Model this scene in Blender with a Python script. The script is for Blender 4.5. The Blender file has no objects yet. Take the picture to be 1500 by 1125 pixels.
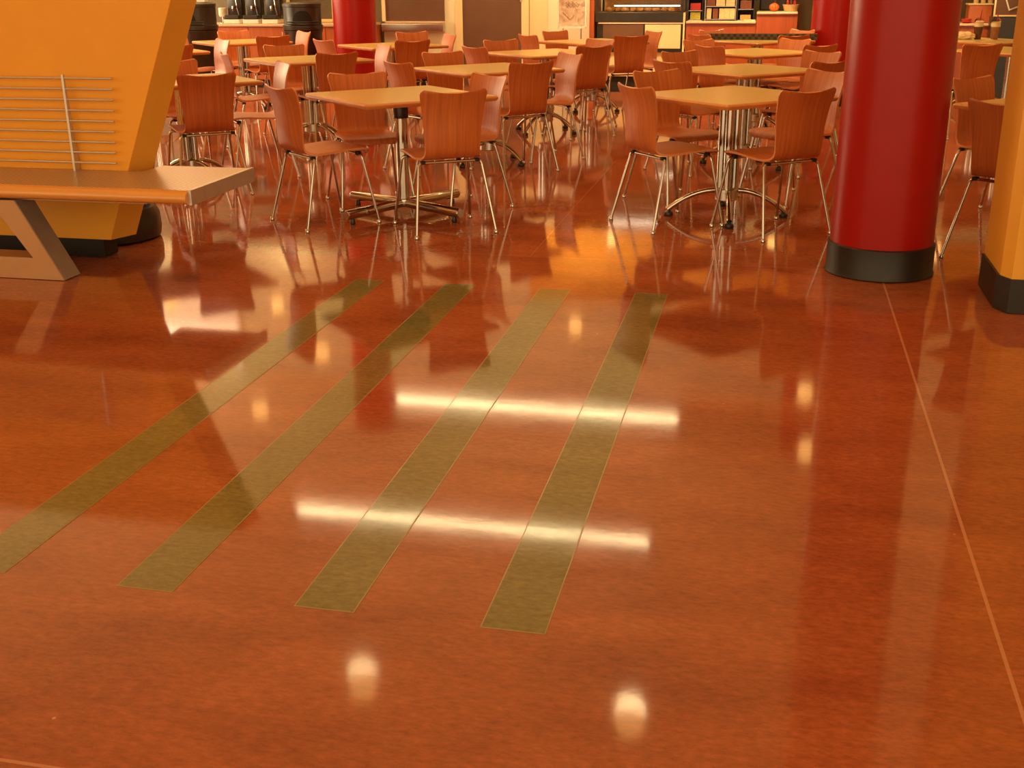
import bpy, bmesh, math, random
from mathutils import Vector, Matrix
random.seed(7)
PI = math.pi
C = bpy.context.scene.collection
sc = bpy.context.scene
PH = math.radians(12.7)          # the room's axes are turned 12.7 degrees from the camera's
CP, SP = math.cos(PH), math.sin(PH)
def W(v, u, z=0.0):              # room coordinates (v across, u into the room) -> world
    return Vector((v*CP + u*SP, -v*SP + u*CP, z))

# ------------------------------------------------------------------ materials
def lin(c):
    return tuple(((x/255)/12.92 if x/255 <= .04045 else ((x/255+.055)/1.055)**2.4) for x in c)
def new_mat(name):
    m = bpy.data.materials.new(name); m.use_nodes = True
    nt = m.node_tree; b = nt.nodes['Principled BSDF']
    return m, nt, b
def plain(name, col, rough=.5, metal=0., var=.06, scale=8., bump=0., coat=0., emis=None, estr=0.):
    """slightly mottled surface"""
    m, nt, b = new_mat(name)
    tc = nt.nodes.new('ShaderNodeTexCoord'); n = nt.nodes.new('ShaderNodeTexNoise')
    n.inputs['Scale'].default_value = scale; n.inputs['Detail'].default_value = 4
    nt.links.new(tc.outputs['Object'], n.inputs['Vector'])
    r = nt.nodes.new('ShaderNodeValToRGB')
    r.color_ramp.elements[0].position = .3; r.color_ramp.elements[1].position = .7
    r.color_ramp.elements[0].color = tuple(x*(1-var) for x in col)+(1,)
    r.color_ramp.elements[1].color = tuple(min(1, x*(1+var)) for x in col)+(1,)
    nt.links.new(n.outputs['Fac'], r.inputs['Fac']); nt.links.new(r.outputs['Color'], b.inputs['Base Color'])
    b.inputs['Roughness'].default_value = rough; b.inputs['Metallic'].default_value = metal
    b.inputs['Coat Weight'].default_value = coat; b.inputs['Coat Roughness'].default_value = .12
    if bump:
        bp = nt.nodes.new('ShaderNodeBump'); bp.inputs['Strength'].default_value = bump; bp.inputs['Distance'].default_value = .002
        nt.links.new(n.outputs['Fac'], bp.inputs['Height']); nt.links.new(bp.outputs['Normal'], b.inputs['Normal'])
    if emis:
        b.inputs['Emission Color'].default_value = tuple(emis)+(1,); b.inputs['Emission Strength'].default_value = estr
    return m
def wood(name, c1, c2, rough=.4, stretch=(70, 2.2, 2.2), coat=.15, band=0.):
    m, nt, b = new_mat(name)
    tc = nt.nodes.new('ShaderNodeTexCoord'); mp = nt.nodes.new('ShaderNodeMapping')
    mp.inputs['Scale'].default_value = stretch
    oi = nt.nodes.new('ShaderNodeObjectInfo'); ad = nt.nodes.new('ShaderNodeVectorMath'); ad.operation = 'ADD'
    ml = nt.nodes.new('ShaderNodeMath'); ml.operation = 'MULTIPLY'; ml.inputs[1].default_value = 37.
    nt.links.new(oi.outputs['Random'], ml.inputs[0])
    nt.links.new(tc.outputs['Object'], mp.inputs['Vector']); nt.links.new(mp.outputs['Vector'], ad.inputs[0]); nt.links.new(ml.outputs[0], ad.inputs[1])
    n = nt.nodes.new('ShaderNodeTexNoise'); n.inputs['Scale'].default_value = 1.; n.inputs['Detail'].default_value = 5; n.inputs['Roughness'].default_value = .65
    nt.links.new(ad.outputs[0], n.inputs['Vector'])
    r = nt.nodes.new('ShaderNodeValToRGB'); r.color_ramp.elements[0].position = .32; r.color_ramp.elements[1].position = .68
    r.color_ramp.elements[0].color = tuple(c1)+(1,); r.color_ramp.elements[1].color = tuple(c2)+(1,)
    nt.links.new(n.outputs['Fac'], r.inputs['Fac'])
    hsv = nt.nodes.new('ShaderNodeHueSaturation'); mr = nt.nodes.new('ShaderNodeMapRange')
    mr.inputs['To Min'].default_value = .88; mr.inputs['To Max'].default_value = 1.1
    nt.links.new(oi.outputs['Random'], mr.inputs['Value']); nt.links.new(mr.outputs[0], hsv.inputs['Value'])
    nt.links.new(r.outputs['Color'], hsv.inputs['Color']); nt.links.new(hsv.outputs['Color'], b.inputs['Base Color'])
    b.inputs['Roughness'].default_value = rough; b.inputs['Coat Weight'].default_value = coat; b.inputs['Coat Roughness'].default_value = .25
    return m
def emit(name, col, s):
    m, nt, b = new_mat(name)
    b.inputs['Base Color'].default_value = tuple(col)+(1,); b.inputs['Emission Color'].default_value = tuple(col)+(1,)
    b.inputs['Emission Strength'].default_value = s
    return m

M = {}
M['chair_wood'] = wood('chair_veneer', (.44, .112, .023), (.62, .175, .040), .46, (60, 2.0, 2.0), .04)
M['chair_edge'] = plain('chair_ply_edge', (.66, .25, .09), .45)
M['chrome'] = plain('chrome', (.56, .52, .46), .13, 1., .03)
M['steel'] = plain('brushed_steel', (.60, .56, .52), .28, 1., .06, 30)
M['alu'] = plain('satin_aluminium', (.62, .58, .53), .42, .75, .05, 20)
M['black'] = plain('black_plastic', (.028, .020, .014), .32, 0, .2)
M['blackmatte'] = plain('matt_black', (.012, .009, .008), .6, 0, .2)
M['opening_shade'] = plain('bin_opening_shade', (.002, .0015, .001), .8, 0, .1)
M['grey_plate'] = plain('grey_plate', (.34, .31, .27), .32, .35, .06, 14)
M['base'] = plain('black_vinyl_base', (.014, .009, .007), .45, 0, .15)
M['laminate'] = plain('tan_laminate', (.66, .47, .12), .30, 0, .05, 60, 0, .2)
M['table_edge'] = wood('table_edge_wood', (.55, .19, .045), (.66, .26, .07), .3, (6, 6, 6), .4)
M['yellow'] = plain('yellow_paint', (.86, .37, .020), .55, 0, .025, 5, .05)
M['yellow_side'] = plain('yellow_side_paint', (.80, .40, .050), .55, 0, .025, 5, .05)  # separate tone for the divider's side face
M['yellow_pillar'] = plain('yellow_pillar_paint', (.86, .43, .045), .5, 0, .025, 5, .05)
M['cream'] = plain('cream_paint', (.84, .76, .52), .6, 0, .03, 4)
M['cream2'] = plain('deep_cream_paint', (.82, .64, .34), .6, 0, .03, 4)
M['brown'] = plain('brown_panel', (.15, .066, .030), .45, 0, .06, 6)
M['olive'] = plain('dark_olive_panel', (.13, .095, .045), .5, 0, .08, 6)
M['ceiling'] = plain('ceiling_paint', (.74, .54, .30), .8, 0, .02, 3)
M['cabinet'] = wood('cabinet_wood', (.50, .115, .028), (.60, .165, .045), .35, (25, 25, 1.6), .2)
M['cabinet_r'] = wood('counter_wood', (.33, .060, .015), (.44, .088, .022), .35, (25, 25, 1.6), .2)
M['stone'] = plain('counter_stone', (.70, .48, .30), .28, 0, .1, 60)
M['white'] = plain('white_plastic', (.80, .74, .64), .45)
M['blue'] = plain('blue_plastic', (.020, .075, .30), .45)
M['bench_wood'] = wood('bench_nosing_wood', (.72, .30, .060), (.82, .38, .085), .3, (1.2, 60, 60), .5)
M['tan'] = plain('tan_lit_metal', (.52, .27, .12), .40, .35, .03, 20)  # bench metal with the orange light on it put into the colour
M['red_item'] = plain('red_packaging', (.50, .030, .015), .35)
M['cream_item'] = plain('cream_packaging', (.74, .52, .26), .45, 0, .15, 40)
M['green_item'] = plain('yellow_green_packaging', (.42, .36, .045), .45, 0, .3, 60)
M['brown_item'] = plain('brown_packaging', (.19, .055, .022), .45, 0, .3, 60)
M['orange_item'] = plain('orange_skin', (.75, .14, .03), .45, 0, .12, 20)
M['pastry'] = plain('golden_pastry', (.60, .28, .07), .6, 0, .25, 60)
M['coffee'] = plain('iced_coffee', (.10, .040, .022), .15, 0, .2, 30)
M['coffee2'] = plain('caramel_drink', (.30, .12, .055), .15, 0, .2, 30)
M['cream_whip'] = plain('whipped_cream', (.80, .64, .40), .6)
M['straw'] = plain('red_straw', (.42, .02, .05), .4)
M['paper'] = plain('paper_bag', (.82, .62, .36), .7, 0, .06, 30)
M['glow'] = emit('lamp_glow', (1, .54, .15), 4.)
M['tube'] = emit('tube_glow', (1, .76, .38), 34.)
M['tube_case'] = emit('case_tube_glow', (1, .82, .55), 9.)
M['sky'] = emit('daylight_pane', (1, .80, .54), 7.)
M['sky2'] = emit('dim_daylight_pane', (1, .76, .50), .8)
M['sky3'] = emit('side_daylight_pane', (1, .79, .48), 1.9)
M['joint'] = plain('stripe_border', (.34, .24, .075), .2)

def column_red():
    m = plain('red_column_paint', (.35, .008, .006), .30, 0, .04, 9, 0, 0)
    m.node_tree.nodes['Principled BSDF'].inputs['Specular IOR Level'].default_value = .26
    return m
M['red'] = column_red()

def glass_mat():
    m, nt, b = new_mat('clear_glass')
    b.inputs['Base Color'].default_value = (.95, .93, .9, 1); b.inputs['Roughness'].default_value = .02
    b.inputs['Transmission Weight'].default_value = 1.; b.inputs['IOR'].default_value = 1.15
    return m
M['glass'] = glass_mat()
M['lid'] = glass_mat(); M['lid'].node_tree.nodes['Principled BSDF'].inputs['IOR'].default_value = 1.06; M['lid'].node_tree.nodes['Principled BSDF'].inputs['Base Color'].default_value = (1, .95, .88, 1)

def floor_mat(name, stain):
    """polished stained concrete; joints sit in the floor's own coordinates (x across, y into the room)"""
    m, nt, b = new_mat(name); N = nt.nodes; L = nt.links
    tc = N.new('ShaderNodeTexCoord')
    stre = N.new('ShaderNodeMapping'); stre.inputs['Scale'].default_value = (.55, 1.25, 1); L.new(tc.outputs['Object'], stre.inputs[0])
    def noise(s, d, rough=.6, dist=0.):
        n = N.new('ShaderNodeTexNoise'); n.inputs['Scale'].default_value = s; n.inputs['Detail'].default_value = d
        n.inputs['Roughness'].default_value = rough; n.inputs['Distortion'].default_value = dist
        L.new(stre.outputs[0] if d > 4 else tc.outputs['Object'], n.inputs['Vector']); return n
    def ramp(src, p0, p1, c0, c1):
        r = N.new('ShaderNodeValToRGB'); e = r.color_ramp.elements
        e[0].position = p0; e[1].position = p1; e[0].color = tuple(c0)+(1,); e[1].color = tuple(c1)+(1,)
        L.new(src, r.inputs['Fac']); return r
    def mix(fac, a, bb, mode='MIX'):
        x = N.new('ShaderNodeMix'); x.data_type = 'RGBA'; x.blend_type = mode
        if isinstance(fac, float): x.inputs[0].default_value = fac
        else: L.new(fac, x.inputs[0])
        for sock, val in ((x.inputs[6], a), (x.inputs[7], bb)):
            if isinstance(val, tuple): sock.default_value = val+(1,)
            else: L.new(val, sock)
        return x.outputs[2]
    big = noise(.9, 6, .66, .8); mid = noise(3.2, 8, .68, .3); fine = noise(55, 6, .75)
    col = ramp(big.outputs['Fac'], .34, .68, stain[0], stain[1]).outputs['Color']
    col = mix(.55, col, ramp(mid.outputs['Fac'], .3, .72, stain[2], stain[3]).outputs['Color'])
    col = mix(.35, col, ramp(fine.outputs['Fac'], .32, .68, (.2, .2, .2), (1.7, 1.7, 1.7)).outputs['Color'], 'MULTIPLY')
    # pale specks and scuffs
    vo = N.new('ShaderNodeTexVoronoi'); vo.inputs['Scale'].default_value = 9.; vo.inputs['Randomness'].default_value = 1.
    L.new(tc.outputs['Object'], vo.inputs['Vector'])
    sp = ramp(vo.outputs['Distance'], .02, .05, (1, 1, 1), (0, 0, 0)).outputs['Color']
    gate = ramp(mid.outputs['Fac'], .52, .60, (0, 0, 0), (.55, .55, .55)).outputs['Color']
    spg = N.new('ShaderNodeMath'); spg.operation = 'MULTIPLY'; L.new(sp, spg.inputs[0]); L.new(gate, spg.inputs[1])
    col = mix(spg.outputs[0], col, (.85, .48, .24))
    if len(stain) > 4:
        sx = N.new('ShaderNodeSeparateXYZ'); L.new(tc.outputs['Object'], sx.inputs[0])
        fac = None
        for axis, pos, wdt, st in (('X', .578, .0045, .75), ('X', -1.236, .003, -.45), ('Y', 5.955, .003, .35), ('Y', 1.597, .0045, .75), ('Y', 10.3, .003, .3)):
            a = N.new('ShaderNodeMath'); a.operation = 'SUBTRACT'; L.new(sx.outputs[axis], a.inputs[0]); a.inputs[1].default_value = pos
            c = N.new('ShaderNodeMath'); c.operation = 'ABSOLUTE'; L.new(a.outputs[0], c.inputs[0])
            d = N.new('ShaderNodeMath'); d.operation = 'LESS_THAN'; L.new(c.outputs[0], d.inputs[0]); d.inputs[1].default_value = wdt
            e = N.new('ShaderNodeMath'); e.operation = 'MULTIPLY'; L.new(d.outputs[0], e.inputs[0]); e.inputs[1].default_value = abs(st)
            if st < 0:      # this saw cut starts only beyond the cross joint
                k = N.new('ShaderNodeMath'); k.operation = 'GREATER_THAN'; L.new(sx.outputs['Y'], k.inputs[0]); k.inputs[1].default_value = 5.955
                k2 = N.new('ShaderNodeMath'); k2.operation = 'MULTIPLY'; L.new(e.outputs[0], k2.inputs[0]); L.new(k.outputs[0], k2.inputs[1]); e = k2
            if fac is None: fac = e.outputs[0]
            else:
                g = N.new('ShaderNodeMath'); g.operation = 'MAXIMUM'; L.new(fac, g.inputs[0]); L.new(e.outputs[0], g.inputs[1]); fac = g.outputs[0]
        col = mix(fac, col, stain[4])
    L.new(col, b.inputs['Base Color'])
    rr = N.new('ShaderNodeMapRange'); rr.inputs['To Min'].default_value = .045; rr.inputs['To Max'].default_value = .09
    L.new(mid.outputs['Fac'], rr.inputs['Value']); L.new(rr.outputs[0], b.inputs['Roughness'])
    b.inputs['IOR'].default_value = 1.46
    bp = N.new('ShaderNodeBump'); bp.inputs['Strength'].default_value = .035; bp.inputs['Distance'].default_value = .003
    L.new(noise(11, 3).outputs['Fac'], bp.inputs['Height']); L.new(bp.outputs['Normal'], b.inputs['Normal'])
    return m
M['floor'] = floor_mat('stained_concrete', ((.26, .064, .028), (.45, .128, .047), (.235, .055, .026), (.51, .158, .058), (.60, .28, .16)))
M['stripe'] = floor_mat('olive_stain', ((.180, .152, .052), (.225, .195, .068), (.165, .140, .048), (.24, .208, .074)))

def perforated():
    m, nt, b = new_mat('perforated_metal'); N = nt.nodes; L = nt.links
    tc = N.new('ShaderNodeTexCoord'); mp = N.new('ShaderNodeMapping'); mp.inputs['Rotation'].default_value = (0, 0, .6)
    L.new(tc.outputs['Object'], mp.inputs[0])
    v = N.new('ShaderNodeTexVoronoi'); v.inputs['Scale'].default_value = 52; v.inputs['Randomness'].default_value = 0
    L.new(mp.outputs[0], v.inputs['Vector'])
    r = N.new('ShaderNodeValToRGB'); r.color_ramp.elements[0].position = .26; r.color_ramp.elements[1].position = .34
    r.color_ramp.elements[0].color = (.16, .085, .04, 1); r.color_ramp.elements[1].color = (.62, .45, .29, 1)
    L.new(v.outputs['Distance'], r.inputs[0]); L.new(r.outputs[0], b.inputs['Base Color'])
    b.inputs['Metallic'].default_value = .35; b.inputs['Roughness'].default_value = .35
    return m
M['perf'] = perforated()
def lattice_mat():
    m, nt, b = new_mat('dark_lattice'); N = nt.nodes; L = nt.links
    tc = N.new('ShaderNodeTexCoord'); ck = N.new('ShaderNodeTexChecker'); ck.inputs['Scale'].default_value = 30
    ck.inputs['Color1'].default_value = (.020, .012, .008, 1); ck.inputs['Color2'].default_value = (.085, .055, .028, 1)
    L.new(tc.outputs['Object'], ck.inputs[0]); L.new(ck.outputs[0], b.inputs['Base Color']); b.inputs['Roughness'].default_value = .5
    return m
M['lattice'] = lattice_mat()
def poster_mat():
    m, nt, b = new_mat('poster_print'); N = nt.nodes; L = nt.links
    tc = N.new('ShaderNodeTexCoord'); n = N.new('ShaderNodeTexNoise'); n.inputs['Scale'].default_value = 7; n.inputs['Detail'].default_value = 3
    n.inputs['Distortion'].default_value = 1.8
    L.new(tc.outputs['Object'], n.inputs[0]); r = N.new('ShaderNodeValToRGB')
    r.color_ramp.elements[0].position = .35; r.color_ramp.elements[1].position = .72
    r.color_ramp.elements[0].color = (.46, .28, .19, 1); r.color_ramp.elements[1].color = (.88, .70, .54, 1)
    L.new(n.outputs[0], r.inputs[0]); L.new(r.outputs[0], b.inputs['Base Color']); b.inputs['Roughness'].default_value = .2
    return m
M['poster'] = poster_mat()

# ------------------------------------------------------------------ mesh helpers
def obj(name, bm, mats, parent=None, smooth=False, loc=None, rotz=None):
    me = bpy.data.meshes.new(name)
    bmesh.ops.recalc_face_normals(bm, faces=bm.faces[:])
    bm.to_mesh(me); bm.free()
    for m in (mats if isinstance(mats, (list, tuple)) else [mats]): me.materials.append(M[m] if isinstance(m, str) else m)
    if smooth:
        for p in me.polygons: p.use_smooth = True
        me.set_sharp_from_angle(angle=math.radians(40))
    o = bpy.data.objects.new(name, me); C.objects.link(o)
    if parent: o.parent = parent
    if loc is not None: o.location = loc
    if rotz is not None: o.rotation_euler = (0, 0, rotz)
    return o
def tag(o, label, cat=None, group=None, kind=None):
    o['label'] = label
    if cat: o['category'] = cat
    if group: o['group'] = group
    if kind: o['kind'] = kind
    return o
def thing(name, label, cat, loc, rotz=-PH, group=None):
    o = bpy.data.objects.new(name, None); C.objects.link(o); o.location = loc; o.rotation_euler = (0, 0, rotz)
    o.empty_display_size = .2
    return tag(o, label, cat, group)
def box(bm, x0, x1, y0, y1, z0, z1, mi=0, bev=0., seg=2):
    vs = [bm.verts.new(p) for p in ((x0,y0,z0),(x1,y0,z0),(x1,y1,z0),(x0,y1,z0),(x0,y0,z1),(x1,y0,z1),(x1,y1,z1),(x0,y1,z1))]
    fs = [bm.faces.new([vs[i] for i in f]) for f in ((0,3,2,1),(4,5,6,7),(0,1,5,4),(1,2,6,5),(2,3,7,6),(3,0,4,7))]
    for f in fs: f.material_index = mi
    if bev:
        es = list({e for f in fs for e in f.edges})
        r = bmesh.ops.bevel(bm, geom=es, offset=bev, segments=seg, affect='EDGES', profile=.5)
        for f in r['faces']: f.material_index = mi
    return bm
def bx(x0, x1, y0, y1, z0, z1, bev=0., seg=2):
    return box(bmesh.new(), x0, x1, y0, y1, z0, z1, 0, bev, seg)
def prism(pts, y0, y1, axis='y', bm=None, mi=0):
    """polygon extruded: axis 'y' -> pts are (x,z); axis 'z' -> pts are (x,y)"""
    bm = bm or bmesh.new()
    def P(p, t): return (p[0], t, p[1]) if axis == 'y' else ((p[0], p[1], t) if axis == 'z' else (t, p[0], p[1]))
    a = [bm.verts.new(P(p, y0)) for p in pts]; b = [bm.verts.new(P(p, y1)) for p in pts]
    n = len(pts); fs = [bm.faces.new(a), bm.faces.new(b[::-1])]
    for i in range(n): fs.append(bm.faces.new((a[i], a[(i+1) % n], b[(i+1) % n], b[i])))
    for f in fs: f.material_index = mi
    return bm
def lathe(prof, seg=40, bm=None, cx=0, cy=0, mi=0, caps=True):
    bm = bm or bmesh.new(); rings = []
    for r, z in prof:
        rings.append([bm.verts.new((cx+r*math.cos(2*PI*k/seg), cy+r*math.sin(2*PI*k/seg), z)) for k in range(seg)])
    for a, b in zip(rings, rings[1:]):
        for k in range(seg):
            f = bm.faces.new((a[k], a[(k+1) % seg], b[(k+1) % seg], b[k])); f.material_index = mi
    if caps:
        for rg in (rings[0], rings[-1]):
            try: f = bm.faces.new(rg); f.material_index = mi
            except ValueError: pass
    return bm
def smooth_path(pts, rad=.03, n=6):
    """round the corners of a polyline"""
    pts = [Vector(p) for p in pts]; out = [pts[0]]
    for a, b, c in zip(pts, pts[1:], pts[2:]):
        d1 = (a-b); d2 = (c-b); r = min(rad, d1.length*.49, d2.length*.49)
        p0 = b+d1.normalized()*r; p1 = b+d2.normalized()*r
        for i in range(n+1):
            t = i/n; out.append(p0*(1-t)**2 + b*2*t*(1-t) + p1*t*t)
    out.append(pts[-1]); return out
def tube(path, r, seg=10, bm=None, mi=0, rr=None):
    bm = bm or bmesh.new(); path = [Vector(p) for p in path]; rings = []
    t = (path[1]-path[0]).normalized(); nrm = t.orthogonal().normalized()
    for i, p in enumerate(path):
        t2 = (path[min(i+1, len(path)-1)]-path[max(i-1, 0)]).normalized()
        nrm = (nrm-t2*nrm.dot(t2)).normalized(); bn = t2.cross(nrm); R = rr[i] if rr else r
        rings.append([bm.verts.new(p+(nrm*math.cos(2*PI*k/seg)+bn*math.sin(2*PI*k/seg))*R) for k in range(seg)])
    for a, b in zip(rings, rings[1:]):
        for k in range(seg):
            f = bm.faces.new((a[k], a[(k+1) % seg], b[(k+1) % seg], b[k])); f.material_index = mi
    for rg in (rings[0], rings[-1]):
        f = bm.faces.new(rg); f.material_index = mi
    return bm
def dup(root, loc, rotz, label, group=None):
    """a copy of a thing with copies of its parts and sub-parts"""
    r = root.copy(); C.objects.link(r); r.location = loc; r.rotation_euler = (0, 0, rotz); r['label'] = label
    if group: r['group'] = group
    for ch in list(root.children):
        c = ch.copy(); C.objects.link(c); c.parent = r
        for g in list(ch.children):
            d = g.copy(); C.objects.link(d); d.parent = c
    return r
def struct(name, bm, m, loc=(0, 0, 0), rotz=-PH, smooth=False, label=None):
    o = obj(name, bm, m, None, smooth, loc, rotz); o['kind'] = 'structure'
    if label: o['label'] = label
    return o

# ------------------------------------------------------------------ the shell of the room (room frame = world turned by -PH)
WU = 15.88                                   # far wall
ZC = 4.4
bm = bmesh.new(); vs = [bm.verts.new(p) for p in ((-11, -3, 0), (8, -3, 0), (8, WU+.3, 0), (-11, WU+.3, 0))]; bm.faces.new(vs)
struct('floor', bm, 'floor', label='polished rust red stained concrete floor')
struct('ceiling', bx(-11, 8, -3, WU+.3, ZC, ZC+.1), 'ceiling')
struct('wall_back', bx(-11, 8, WU, WU+.2, 0, ZC), 'cream', label='cream painted wall behind the counters')
struct('wall_left', bx(-11.2, -11, -3, WU+.2, 0, ZC), 'cream')
struct('wall_right', bx(8, 8.2, -3, WU+.2, 0, ZC), 'cream2')
struct('baseboard_back', bx(-5.35, -2.45, WU-.012, WU, 0, .20), 'base')
# dark panels on the far wall behind the coffee counter and the serving counter
struct('trim_1', bx(-9.6, -5.36, WU-.02, WU, 0, 2.4), 'olive', label='dark olive wall panel behind the coffee counter')
struct('trim_2', bx(-1.15, 3.9, WU-.02, WU, 0, 1.55), 'olive', label='dark wall panel behind the serving counter')
struct('trim_3', bx(-3.3, 3.9, WU-.03, WU-.0, 1.95, 3.0), 'yellow', label='yellow bulkhead above the serving counter')
struct('trim_4', bx(-3.29, -3.05, WU-.02, WU, 0, 2.4), 'cream2', label='flat cream panel strip beside the brown door')
# windows high on the far wall and along the left wall
def window(name, v0, v1, z0, z1, mats, split):
    w = struct(name, bx(v0-.05, v1+.05, WU-.03, WU, z0-.05, z1+.05), 'cream')
    obj('pane', bx(v0, v1, WU-.036, WU-.031, z0, split-.01), mats[0], w)
    obj('pane', bx(v0, v1, WU-.036, WU-.031, split+.01, z1), mats[1], w)
window('window_1', -9.25, -7.95, 3.15, 4.25, ('sky2', 'sky'), 3.8)
for i, u0 in enumerate((9.6, 11.65, 13.7)):
    w = struct('window_%d' % (i+2), bx(-11, -10.96, u0-.06, u0+1.96, .84, 3.06), 'cream2')
    obj('pane', bx(-10.955, -10.95, u0, u0+.93, .9, 3.0), 'sky3', w)
    obj('pane', bx(-10.955, -10.95, u0+.97, u0+1.9, .9, 3.0), 'sky3', w)
# brown door with cream frame
d = struct('door_1', bx(-4.22, -3.40, WU-.035, WU-.005, .0, 2.12), 'brown', label='dark brown flush door in a cream frame')
obj('door_frame', box(box(bx(-4.32, -4.22, WU-.05, WU, 0, 2.22), -3.40, -3.30, WU-.05, WU, 0, 2.22), -4.32, -3.30, WU-.05, WU, 2.12, 2.22), 'cream2', d)
hb = bmesh.new(); box(hb, -3.415, -3.385, WU-.06, WU-.03, 1.10, 1.22); obj('hinge', hb, 'steel', d)

# ------------------------------------------------------------------ inlaid floor stripes
stripe_words = ('first olive stripe from the bench side, cut off by the frame edge', 'second olive stripe from the bench side, inlaid in the red floor',
                'third olive stripe from the bench side, inlaid in the red floor', 'fourth olive stripe, nearest the red column, inlaid in the red floor')
for (v0, v1), lb in zip(((-1.992, -1.843), (-1.527, -1.373), (-1.053, -.900), (-.590, -.434)), stripe_words):
    bm = bmesh.new(); e = .0035; z = .0012; u0, u1 = 2.257, 5.305
    box(bm, v0, v1, u0, u1, 0, z, 1); box(bm, v0+e, v1-e, u0+e, u1-e, z, z+.0004, 0)
    tag(obj('inlaid_stripe', bm, ['stripe', 'joint'], None, False, (0, 0, 0), -PH), lb, 'floor stripe', 'olive stripes inlaid in the floor')

# ------------------------------------------------------------------ columns
def red_column(v, u, r, label):
    t = thing('red_column', label, 'column', W(v, u)); t['kind'] = 'thing'
    obj('shaft', lathe([(r, .152), (r, ZC-.02)], 72), 'red', t, True)
    obj('base_band', lathe([(r+.012, 0.003), (r+.016, .006), (r+.010, .02), (r+.010, .152), (r+.004, .157), (r-.01, .157)], 72), 'base', t, True)
    return t
red_column(.572, 5.985, .252, 'big round red column with a black base band, nearest the viewer')
red_column(.60, 14.15, .252, 'round dark red column behind the far chairs near the serving counter')
red_column(-5.10, 14.0, .262, 'round bright red column beside the black bin and cream wall')
t = thing('yellow_pillar', 'square yellow pillar with chamfered corner and black base at the frame edge', 'pillar', W(0, 0)); t['kind'] = 'thing'
pv, pu = 1.035, 5.28
pp = lambda o, c: [(pv-o, pu+c), (pv+.036-o*.4, pu-o), (pv+.75, pu-o), (pv+.75, pu+.5), (pv-o, pu+.5)]
obj('shaft', prism(pp(0, .07), .150, ZC-.02, 'z'), 'yellow_pillar', t)
obj('base_band', prism(pp(.012, .08), 0.003, .155, 'z'), 'base', t)

# ------------------------------------------------------------------ yellow divider with its bench
t = thing('bench_divider', 'yellow tapered divider panel with built-in perforated metal bench and wire backrest', 'bench', W(0, 0))
TOPZ = 1.58
def dx(z): return -3.446+(z-.099)*(.4985/1.231)      # slanted right edge of the front face
FU, FT = 5.47, .16
obj('divider_panel', prism([(dx(.105), .105), (dx(TOPZ), TOPZ), (-6.4, TOPZ), (-6.4, .105)], FU, FU+FT), ['yellow'], t)
side = bmesh.new()
for z0, z1 in ((.105, TOPZ),):
    a = [side.verts.new(p) for p in ((dx(z0)+.002, FU+.001, z0), (dx(z1)+.002, FU+.001, z1), (dx(z1)+.060, FU+FT, z1), (dx(z0)+.060, FU+FT, z0))]
    b = [side.verts.new(p) for p in ((dx(z0)-.004, FU+.004, z0), (dx(z1)-.004, FU+.004, z1), (dx(z1)-.004, FU+FT, z1), (dx(z0)-.004, FU+FT, z0))]
    side.faces.new(a); side.faces.new(b[::-1])
    for i in range(4): side.faces.new((a[i], a[(i+1) % 4], b[(i+1) % 4], b[i]))
obj('side_panel', side, 'yellow_side', t)
obj('plinth', bx(-6.4, -3.50, FU+.02, FU+FT-.01, .003, .106), 'blackmatte', t)
# seat: perforated top, wooden nosing, metal end cap
SZ = .48
obj('seat', prism([(-6.4, 4.985), (-2.69, 4.985), (-2.69, 5.665), (-3.19, 5.665), (-3.21, FU-.004), (-6.4, FU-.004)], SZ-.045, SZ, 'z'), 'perf', t)
nb = bmesh.new(); arc = [(4.985, SZ-.068), (4.985, SZ-.001)]
arc = [(4.985+.002-.052*math.sin(PI*k/10), SZ-.034+.034*math.cos(PI*k/10)) for k in range(11)]
prism(arc, -6.4, -2.688, 'x', nb); obj('nosing', nb, 'bench_wood', t, True)
obj('end_cap', bx(-2.690, -2.672, 4.965, 5.672, SZ-.07, SZ+.004, .003), 'alu', t)
obj('under_rail', bx(-6.4, -2.95, 5.04, 5.10, SZ-.085, SZ-.046), 'tan', t)
# leg frame: slanted front plate with a triangular cut, grey upper face
leg = bmesh.new()
LU0, LU1 = 4.985, 5.13
pl = [(-3.426, .003), (-3.655, .385), (-4.30, .385), (-4.30, .30), (-3.72, .30), (-3.64, .272), (-3.555, .112), (-4.30, .112), (-4.30, .003)]
prism([(-3.426, .003), (-3.645, .400), (-3.79, .400), (-3.585, .112), (-4.5, .112), (-4.5, .003)], LU0, LU1, 'y', leg)
lg = obj('leg_frame', leg, 'tan', t)
sp = bmesh.new(); n = Vector((.395, 0, .219)).normalized()*.003
p0, p1 = Vector((-3.426, 0, .003)), Vector((-3.645, 0, .400))
f = [p0, p1, p1+n, p0+n]
prism([(q.x, q.z) for q in f], LU0+.004, LU1-.004, 'y', sp); obj('cover_plate', sp, 'grey_plate', lg)
# wire backrest
for k in range(9):
    z = .952-k*.0535; x1 = -3.292-k*.0042
    obj('back_rod', tube([(-6.3, FU-.045, z), (x1, FU-.045, z)], .0055, 8), 'alu', t, True)
up = bmesh.new(); prism([(FU-.052, .97), (FU-.040, .97), (FU-.002, .48), (FU-.052, .48)], -3.577, -3.565, 'x', up)
obj('back_upright', up, 'alu', t)
up = bmesh.new(); prism([(FU-.052, .97), (FU-.040, .97), (FU-.002, .48), (FU-.052, .48)], -5.0, -4.988, 'x', up)
obj('back_upright', up, 'alu', t)

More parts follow.
